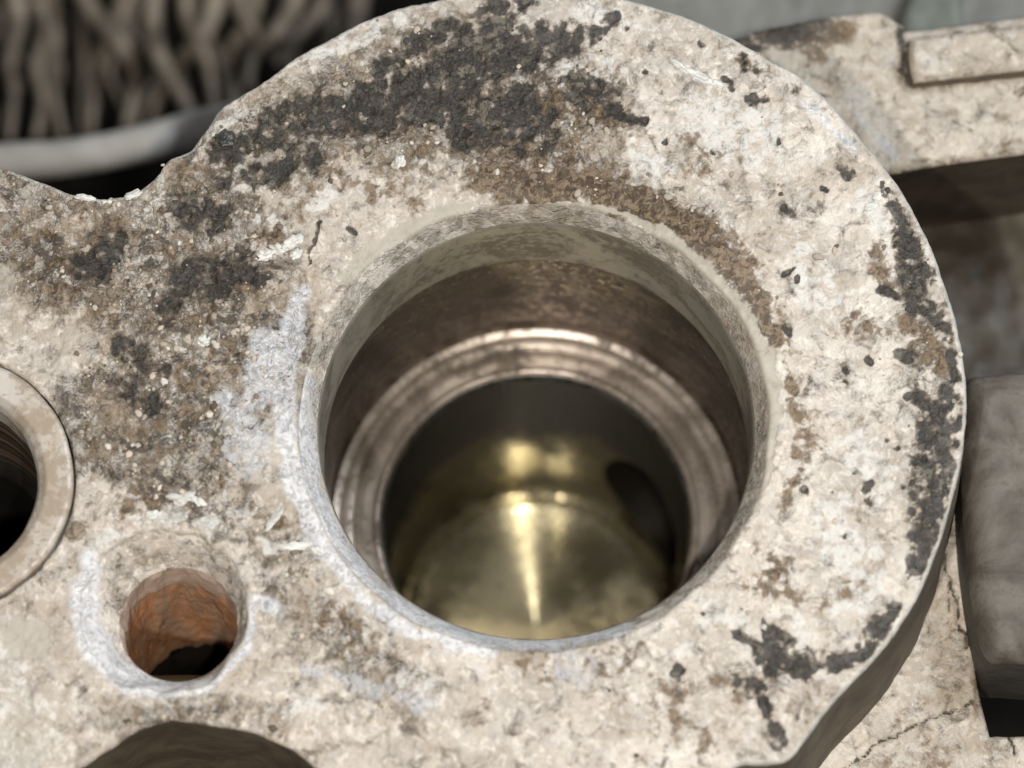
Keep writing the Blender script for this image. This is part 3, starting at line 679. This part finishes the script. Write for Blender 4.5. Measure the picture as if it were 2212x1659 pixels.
# ---- pressed-in bushing at the left edge
def ring_gap(x, y, t):
    return x, y, np.full(x.shape, -0.05 - 0.25 * t)
v, qq = skirt(*ARR, 3, 3, ring_gap)
link('bushing_seat', mesh_np('bushing_seat', v, qq), M_side, casting)
RU, RV = R_BU - 0.02, 207 * U
bushing = None
v, qq = lathe(refine([(RU, -0.28), (RU, 0.015), (RU - 0.03, 0.045), (RV + 0.10, 0.03), (RV + 0.03, -0.03), (RV, -0.12), (RV, -0.5)], 0.02)[::1], BU_C, 220, 0.012, 4)
bushing = link('bushing', mesh_np('bushing', v, qq), M_bush, casting)
t_ = NT('streaked_bushing_bore'); sp = t_.n('ShaderNodeSeparateXYZ'); t_.L(t_.co, sp.inputs[0])
cv = t_.n('ShaderNodeCombineXYZ'); t_.L(sp.outputs[2], cv.inputs[2]); nn = t_.noise(7, 4, 0.7, 0, co=cv.outputs[0])
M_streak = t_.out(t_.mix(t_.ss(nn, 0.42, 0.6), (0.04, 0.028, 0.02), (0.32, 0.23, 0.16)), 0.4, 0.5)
v, qq = lathe(refine([(RV, -0.5), (RV, -2.0)], 0.05), BU_C, 120)
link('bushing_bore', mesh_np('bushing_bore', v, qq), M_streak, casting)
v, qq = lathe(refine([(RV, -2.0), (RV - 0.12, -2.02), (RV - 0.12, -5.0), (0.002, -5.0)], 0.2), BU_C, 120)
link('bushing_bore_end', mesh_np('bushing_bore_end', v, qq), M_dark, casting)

# ---- crumbs of white oxide and grit stuck on the face
def rock(seed, sub=2):
    bm = bmesh.new(); bmesh.ops.create_icosphere(bm, subdivisions=sub, radius=1)
    co = np.array([v.co[:] for v in bm.verts]); bm.verts.index_update()
    n = 1 + 0.8 * perlin(co[:, 0] * 1.4 + seed * 3.3, co[:, 1] * 1.4 + co[:, 2] * 1.9, seed % 20) + 0.22 * perlin(co[:, 0] * 3.3 + seed, co[:, 1] * 3.3 - co[:, 2] * 3, 2) + 0.08 * perlin(co[:, 0] * 8 + seed, co[:, 1] * 8 - co[:, 2] * 6, 4)
    co = co * n[:, None]
    f = np.array([[v.index for v in fa.verts] for fa in bm.faces]); bm.free()
    return co, f
FACE_KD = None
def surf_z(x, y):
    return float(face_height(np.array([x]), np.array([y]))[0])
def flake(gx, gy, rx, ry, ang, hz, seed, m=None, label=None):
    co, f = rock(seed, 4); c = P(gx, gy)
    ca, sa = math.cos(ang), math.sin(ang)
    x = co[:, 0] * rx * U; y = co[:, 1] * ry * U
    v = np.stack([c[0] + x * ca - y * sa, c[1] + x * sa + y * ca, surf_z(c[0], c[1]) + hz * 0.1 + co[:, 2] * hz], 1)
    o = link('oxide_flake', mesh_np('oxide_flake', v, np.zeros((0, 4), int), f), m or M_chalk, casting)
    if label: o['label'] = label
for a in [(632, 527, 24, 13, 0.5, 0.06, 1), (600, 540, 18, 10, -0.2, 0.05, 2), (572, 552, 20, 12, 0.1, 0.045, 3), (640, 550, 14, 9, 0.9, 0.04, 4), (392, 1076, 33, 13, 0.1, 0.06, 5), (430, 1085, 16, 9, -0.5, 0.04, 6),
          (862, 352, 18, 12, 0.9, 0.05, 7), (1462, 140, 24, 6, -0.6, 0.035, 8), (1500, 162, 34, 9, -0.5, 0.03, 9), (1545, 180, 22, 8, -0.5, 0.03, 10), (288, 420, 20, 8, 0.5, 0.035, 11), (185, 428, 20, 7, -0.2, 0.03, 12),
          (595, 1120, 26, 8, 0.9, 0.035, 13), (236, 434, 22, 6, 0.0, 0.025, 14), (330, 1112, 18, 9, 0.3, 0.03, 15), (640, 1180, 28, 9, 0.15, 0.03, 16), (690, 1190, 16, 8, -0.3, 0.03, 17), (440, 735, 16, 13, 0.4, 0.035, 18), (1880, 455, 18, 12, 0.9, 0.03, 19), (1896, 425, 12, 8, 0.9, 0.03, 20)]:
    flake(*a)
M_tar = mat_plain('tarry_bead', (0.03, 0.032, 0.03), (0.06, 0.06, 0.055), 0.25, 4, 0.3, 0, 0.5)
flake(488, 300, 20, 20, 0, 0.09, 31, M_tar, 'shiny dark bead beside the left rim')
flake(1650, 1355, 6, 6, 0, 0.03, 33)
flake(165, 1148, 20, 18, 0, 0.05, 32, mat_plain('brown_bead', (0.25, 0.20, 0.15), (0.20, 0.16, 0.12), 0.5), 'brown rounded bead by the bushing')

rng = np.random.RandomState(5)
cand = rng.rand(26000, 2); cxp = -0.04 + cand[:, 0] * 1.0; gx = cand[:, 0] * 2300 - 60; gy = cand[:, 1] * 1700
pts = np.array([P(a, b)[:2] for a, b in zip(gx, gy)])
rm = rough_map(pts[:, 0], pts[:, 1]); ok = inside_poly(pts[:, 0], pts[:, 1], OUT - 0)
for h in (HB, HS, HU, HC): ok &= ~inside_poly(pts[:, 0], pts[:, 1], h)
cl = stroke_mask(pts[:, 0], pts[:, 1], CLEAN, 0, 24)
clump = fbm(pts[:, 0], pts[:, 1], 3.0, 3, 21)
ok &= (rng.rand(len(pts)) < (rm ** 2.2 * 0.8) * smooth(-0.35, 0.5, clump)) & (cl < 0.3)
for c, r in ((HB_C, R_OUT), (SH_C, R_SH), (BU_C, R_BU)): ok &= np.hypot(pts[:, 0] - c[0], pts[:, 1] - c[1]) > r + 0.06
pts = pts[ok][:1100]
hz = face_height(pts[:, 0], pts[:, 1]); bk = stroke_mask(pts[:, 0], pts[:, 1], BLACK, 0, 14)
rocks = [rock(50 + i, 2) for i in range(10)]
VV, FF, TT = [], [], []; off = 0
pal = [(0.38, 0.34, 0.29), (0.30, 0.26, 0.21), (0.20, 0.16, 0.12), (0.50, 0.47, 0.42), (0.09, 0.07, 0.05), (0.17, 0.13, 0.10), (0.45, 0.38, 0.31), (0.33, 0.28, 0.23), (0.42, 0.37, 0.30)]
for i, (x, y) in enumerate(pts):
    co, f = rocks[i % 10]; s = (2.0 + 6.5 * rng.rand() ** 3) * U; a = rng.rand() * 6.28; el = 0.6 + 0.9 * rng.rand()
    ca, sa = math.cos(a), math.sin(a); xx = co[:, 0] * s * el; yy = co[:, 1] * s
    VV.append(np.stack([x + xx * ca - yy * sa, y + xx * sa + yy * ca, hz[i] + s * 0.15 + co[:, 2] * s * 0.3], 1)); FF.append(f + off); off += len(co)
    c = pal[rng.randint(len(pal))]
    if bk[i] > 0.45 and rng.rand() < 0.85: c = (0.05, 0.047, 0.045)
    k = 0.85 + 0.3 * rng.rand()
    TT.append(np.tile([c[0] * k, c[1] * k, c[2] * k, 1], (len(co), 1)))
me = mesh_np('grit', np.concatenate(VV), np.zeros((0, 4), int), np.concatenate(FF)); set_attr(me, 'tint', np.concatenate(TT))
tag(link('grit', me, M_crumb, casting), kind='stuff')

# ------------------------------------------------------------------ lower plate, bottom right
plate = empty('mounting_plate', (*P(1950, 1550, -1.85)[:2], -1.85), 'pale beige cast plate with a thin crack, at the bottom right corner', 'engine part')
ZP = -1.84
pl = [(1500, 1400), (1700, 1300), (1900, 1000), (2060, 1010), (2300, 1050), (2700, 1300), (2700, 2000), (1500, 2000), (1300, 1800)]
PL = catmull([P(x, y, ZP) for x, y in pl], 8)
slot = catmull([P(x, y, ZP) for x, y in [(2112, 1400), (2135, 1572), (2155, 1588), (2250, 1586), (2400, 1578), (2400, 1400), (2250, 1390)]], 6)
CR = [[(1830, 1659, 3), (1880, 1615, 3), (1950, 1580, 3), (2010, 1550, 2.5), (2060, 1530, 2.5), (2105, 1520, 2)], [(2042, 1195, 4), (2055, 1260, 3), (2068, 1320, 3), (2085, 1400, 3)], (0.7, [(2050, 1270, 2), (2045, 1340, 2)]), [(2180, 1590, 3), (2190, 1640, 2)]]
def plate_h(px, py): return 0.012 * fbm(px, py, 6, 4, 3) - 0.05 * stroke_mask(px, py, CR, ZP, 4)
x_, y_, z_, q_, l_, d_, b_ = surface(PL, [slot], ZP, 0.022, plate_h, 0.08)
me = mesh_np('plate_face', np.stack([x_, y_, z_], 1), q_)
o1 = np.zeros(len(x_))
set_attr(me, 'stain', np.stack([stroke_mask(x_, y_, CR, ZP, 5) * 0.72, stroke_mask(x_, y_, CR + [(0.6, [(1860, 1650, 30), (2020, 1640, 50)]), (0.7, [(2100, 1480, 16), (2110, 1560, 12)])], ZP, 20), stroke_mask(x_, y_, [(0.75, [(2090, 1375, 6)])], ZP, 5), o1 + 0.3], 1))
set_attr(me, 'wear', np.stack([o1, o1, o1 + 0.2, o1], 1))
link('plate_face', me, M_back, plate)
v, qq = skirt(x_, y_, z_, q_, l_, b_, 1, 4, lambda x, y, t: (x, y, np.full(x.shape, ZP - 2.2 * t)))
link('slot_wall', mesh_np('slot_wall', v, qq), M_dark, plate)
v, qq = skirt(x_, y_, z_, q_, l_, b_, 0, 4, lambda x, y, t: (x, y, np.full(x.shape, ZP - 2.2 * t)))
link('plate_side', mesh_np('plate_side', v, qq), M_side, plate)

# ------------------------------------------------------------------ grey rounded boss at the right edge
def soft_block(name, gpts, z, zb, bevel, m, parent, amp=0.01, step=0.05, flare=0.15, stains=None, wear=None):
    pl = catmull([P(x, y, z) for x, y in gpts], 8)
    x, y, zz, q, l, d, b = surface(pl, [], z, step, lambda a, c: amp * fbm(a, c, 4, 4, 6), bevel)
    c = pl.mean(0)
    def f(px, py, t):
        dx, dy = px - c[0], py - c[1]; h = np.hypot(dx, dy) + 1e-6
        return px + dx / h * flare * t, py + dy / h * flare * t, np.full(px.shape, z - bevel * 0.9 - (z - zb) * t)
    me = mesh_np(name, np.stack([x, y, zz], 1), q)
    if stains is not None:
        set_attr(me, 'stain', np.stack([stroke_mask(x, y, stains.get(k, []), z, 18) for k in ('black', 'brown', 'white')] + [np.full(len(x), stains.get('rough', 0.3))], 1))
        ww = wear or {}
        set_attr(me, 'wear', np.stack([stroke_mask(x, y, ww.get(k, []), z, 24) for k in ('clean', 'cool')] + [np.full(len(x), 0.3), np.zeros(len(x))], 1))
    top = link(name, me, m, parent)
    v, qq = skirt(x, y, zz, q, l, b, 0, 8, f)
    return top, (v, qq)
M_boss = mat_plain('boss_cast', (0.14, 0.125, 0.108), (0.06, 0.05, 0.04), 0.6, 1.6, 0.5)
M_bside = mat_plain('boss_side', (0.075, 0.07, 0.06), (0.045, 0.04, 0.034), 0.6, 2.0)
boss = empty('rounded_boss', (*P(2200, 1100, -1.8)[:2], -1.8), 'grey rounded casting boss at the right edge above a dark slot', 'engine part')
top, sk = soft_block('boss_top', [(2092, 812), (2140, 797), (2250, 790), (2500, 790), (2700, 900), (2700, 1350), (2400, 1420), (2200, 1420), (2130, 1400), (2098, 1250), (2084, 1080), (2082, 900)], -1.1, -2.2, 0.28, M_boss, boss, 0.015, 0.04, 0.06,
                     {'brown': [(0.5, [(2150, 1340, 30), (2212, 1330, 40), (2300, 1340, 60)])], 'black': [(0.8, [(2150, 1395, 30), (2260, 1400, 40)])], 'white': []}, {'cool': [(0.4, [(2150, 920, 60), (2180, 1020, 50)])]})
link('boss_side', mesh_np('boss_side', *sk), M_bside, boss)

# ------------------------------------------------------------------ housing at the upper right with its raised rib
M_hside = mat_plain('housing_side', (0.045, 0.035, 0.025), (0.09, 0.072, 0.052), 0.6, 1.5)  # shade under the housing put into this darker side colour
housing = empty('pale_housing', (*P(2000, 250, -2.6)[:2], -2.6), 'pale cast housing with a raised rectangular rib and mossy stains, upper right', 'engine part')
ZH = -1.6
top, sk = soft_block('housing_face', [(1500, 260), (1540, 120), (1610, 70), (1700, 48), (1800, 30), (1900, 22), (1950, 50), (1985, 60), (2300, 20), (2700, -30), (2700, 270), (2300, 312), (2212, 327), (2060, 347), (1950, 366), (1880, 385), (1750, 460), (1560, 420)], ZH, -3.7, 0.10, M_back, housing, 0.02, 0.03, -0.02,
                     {'black': [(0.66, [(1600, 90, 30), (1760, 55, 40)]), (0.9, [(1948, 60, 7), (1950, 120, 8), (1966, 178, 8), (2010, 182, 7), (2100, 172, 6), (2212, 155, 6), (2400, 130, 6)])],
                      'brown': [(0.85, [(1620, 80, 30), (1780, 80, 40), (1830, 60, 30), (1760, 120, 30)]), (0.75, [(1895, 200, 14), (1900, 220, 16)]), (0.6, [(1980, 350, 14), (2150, 330, 12)])], 'white': [(0.6, [(1860, 200, 40), (1900, 300, 40)])], 'rough': 0.3},
                     {'cool': [(0.45, [(1830, 210, 26), (1880, 290, 34), (1930, 330, 24)])]})
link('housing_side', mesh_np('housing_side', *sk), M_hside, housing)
top, sk = soft_block('raised_rib', [(1968, 84), (1985, 78), (2200, 52), (2700, 0), (2700, 90), (2240, 142), (2212, 146), (2000, 170), (1976, 168), (1966, 130)], ZH + 0.22, ZH - 0.05, 0.09, M_back, housing, 0.012, 0.03, 0.03,
                     {'brown': [(0.7, [(2100, 70, 12), (2190, 62, 12)])], 'white': [(0.7, [(2000, 130, 24)])], 'rough': 0.3})
link('rib_side', mesh_np('rib_side', *sk), M_side, housing)

# dark casting wall in the recess below the housing, its shade put into the colour
recess = empty('shaded_casting', (*P(2100, 600, -3.2)[:2], -3.2), 'casting wall coloured dark brown for the shade below the pale housing', 'engine part')
top, sk = soft_block('recess_face', [(1750, 250), (2000, 200), (2700, 150), (2700, 1000), (2200, 1050), (1800, 1000)], -3.5, -4.6, 0.2, mat_plain('recess_shade', (0.045, 0.035, 0.025), (0.10, 0.088, 0.07), 0.5, 0.7, 0.3), recess, 0.05, 0.08)
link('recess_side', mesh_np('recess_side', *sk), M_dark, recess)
# smooth grey cover far back along the top
cover = empty('grey_cover', (*P(1600, 0, -4.5)[:2], -4.5), 'smooth grey blurred cover behind the casting at the top centre right', 'engine part')
M_grey = mat_plain('grey_paint', (0.25, 0.245, 0.225), (0.18, 0.18, 0.165), 0.5, 0.8, 0.15)
top, sk = soft_block('cover_face', [(1290, -200), (1800, -300), (2700, -300), (2700, 200), (1900, 300), (1500, 250), (1300, 100)], -4.2, -5.6, 0.3, M_grey, cover, 0.02, 0.06)
link('cover_side', mesh_np('cover_side', *sk), M_grey, cover)
top, sk = soft_block('cover_edge', [(1990, -60), (2080, -70), (2100, 60), (2300, 50), (2500, 90), (1990, 110)], -3.8, -4.4, 0.1, mat_plain('green_grey', (0.20, 0.215, 0.19), (0.14, 0.15, 0.13), 0.5, 0.8, 0.15), cover, 0.02, 0.06)
link('cover_edge_side', mesh_np('cover_edge_side', *sk), M_grey, cover)

# ------------------------------------------------------------------ radiator core at the upper left
rad = empty('radiator', (*P(300, 200, -6.5)[:2], -6.5), 'blurred radiator core with bent pale fins above a light grey flat tube, upper left', 'radiator')
M_fin = mat_plain('dusty_fin', (0.28, 0.235, 0.185), (0.11, 0.088, 0.068), 0.55, 1.2, 0.4, 0.2)
M_tube = mat_plain('dusty_tube', (0.50, 0.475, 0.445), (0.36, 0.34, 0.315), 0.6, 1.5, 0.3)
def ribbon(name, gpts, thick, m, parent, n=8, flat=0.7):
    """rounded strip swept along a path of (x, y, width, height) in the measuring grid"""
    keys = [np.array([*P(x, y, z), w * U], float) for x, y, w, z in gpts]
    L = len(keys); path = []
    for i in range(L - 1):
        p0, p1, p2, p3 = keys[max(i - 1, 0)], keys[i], keys[i + 1], keys[min(i + 2, L - 1)]
        for k in range(n):
            t = k / n; path.append(0.5 * (2 * p1 + (-p0 + p2) * t + (2 * p0 - 5 * p1 + 4 * p2 - p3) * t * t + (-p0 + 3 * p1 - 3 * p2 + p3) * t**3))
    path.append(keys[-1]); path = np.array(path); N = 10; V = []; Q = []
    for i, p in enumerate(path):
        d = unit(path[min(i + 1, len(path) - 1)][:3] - path[max(i - 1, 0)][:3]); s = unit(np.cross(d, [0, 0, 1])); u = np.cross(s, d)
        for j in range(N):
            a = j / N * 2 * math.pi
            V.append(p[:3] + s * math.cos(a) * p[3] / 2 + u * math.sin(a) * thick)
    for i in range(len(path) - 1):
        for j in range(N): Q.append([i * N + j, i * N + (j + 1) % N, (i + 1) * N + (j + 1) % N, (i + 1) * N + j])
    me = mesh_np(name, np.array(V), np.array(Q))
    return link(name, me, m, parent)
ribbon('tube', [(-300, 372, 104, -6.9), (0, 350, 100, -6.9), (150, 340, 96, -6.9), (300, 312, 96, -6.9), (420, 280, 96, -6.9), (600, 240, 80, -5.6), (900, 190, 80, -5.6)], 0.22, M_tube, rad)
FR = [
    [(30, -40, 46), (40, 60, 40), (20, 150, 30), (30, 220, 26), (20, 330, 22)], [(-60, -40, 46), (-50, 100, 50), (-40, 200, 40), (-50, 330, 30)],
    [(100, -40, 36), (118, 60, 34), (112, 150, 40), (118, 230, 28), (140, 330, 22)], [(70, -40, 34), (95, 70, 30), (80, 160, 30), (92, 240, 28), (75, 330, 20)],
    [(165, -40, 40), (205, 40, 38), (262, 110, 42), (290, 180, 36), (280, 260, 34), (262, 330, 28)], [(290, -40, 44), (255, 50, 40), (228, 120, 40), (205, 190, 36), (200, 260, 30), (196, 330, 22)],
    [(340, -40, 30), (330, 60, 38), (342, 130, 44), (372, 190, 40), (400, 240, 40), (420, 320, 34)], [(470, -40, 42), (458, 40, 40), (420, 110, 40), (375, 160, 38), (340, 230, 34), (322, 330, 30)],
    [(560, -40, 30), (540, 60, 34), (505, 110, 34), (498, 170, 32), (506, 240, 30), (510, 300, 20)], [(650, -40, 44), (628, 30, 40), (590, 90, 36), (545, 140, 30), (535, 220, 26)],
    [(700, -40, 30), (690, 30, 34), (640, 90, 34), (600, 150, 28)], [(775, -40, 44), (770, 30, 44), (760, 100, 40), (740, 170, 30)], [(400, -40, 30), (405, 50, 28), (440, 130, 30), (455, 200, 26), (470, 300, 30)], [(520, -60, 40), (515, 10, 36), (545, 70, 28), (580, 130, 24)],
]
FR = [[(x * 1.0, y, w) for x, y, w in f] for f in FR]
for i, f in enumerate(FR):
    z0 = -9.6 - 0.4 * (i % 3)
    ribbon('fin', [(x, y * 0.95 - 6, w * 1.55 * (1 - 0.09 * k), z0 - 0.15 * (k % 2)) for k, (x, y, w) in enumerate(f)], 0.10, M_fin, rad)
rr_ = random.Random(8)
for i in range(12):
    x0 = -40 + i * 74 + rr_.uniform(-12, 12); a = rr_.uniform(-46, 46); w = rr_.uniform(22, 40)
    ribbon('fin', [(x0, -40, w, -11.4), (x0 + a, 60, w, -11.3), (x0 - a * 0.4, 150, w * 0.9, -11.5), (x0 + a * 0.7, 250, w * 0.7, -11.4), (x0, 340, w * 0.5, -11.4)], 0.08, M_fin, rad)
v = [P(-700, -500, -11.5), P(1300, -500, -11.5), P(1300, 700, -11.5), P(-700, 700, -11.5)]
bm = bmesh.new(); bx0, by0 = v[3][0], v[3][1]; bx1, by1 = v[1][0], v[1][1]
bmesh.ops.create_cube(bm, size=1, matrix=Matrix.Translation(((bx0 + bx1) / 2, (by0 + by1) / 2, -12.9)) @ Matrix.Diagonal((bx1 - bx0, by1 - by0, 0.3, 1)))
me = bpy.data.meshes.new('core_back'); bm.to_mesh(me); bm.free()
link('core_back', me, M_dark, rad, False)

# ------------------------------------------------------------------ the dark bottom of the engine bay
bm = bmesh.new()
bmesh.ops.create_grid(bm, x_segments=60, y_segments=60, size=45)
for vtx in bm.verts: vtx.co.z = -14 + 0.3 * math.sin(vtx.co.x * 1.3) * math.cos(vtx.co.y * 1.1)
me = bpy.data.meshes.new('ground'); bm.to_mesh(me); bm.free()
tag(link('ground', me, M_dark), 'dark bottom of the engine bay', kind='structure')
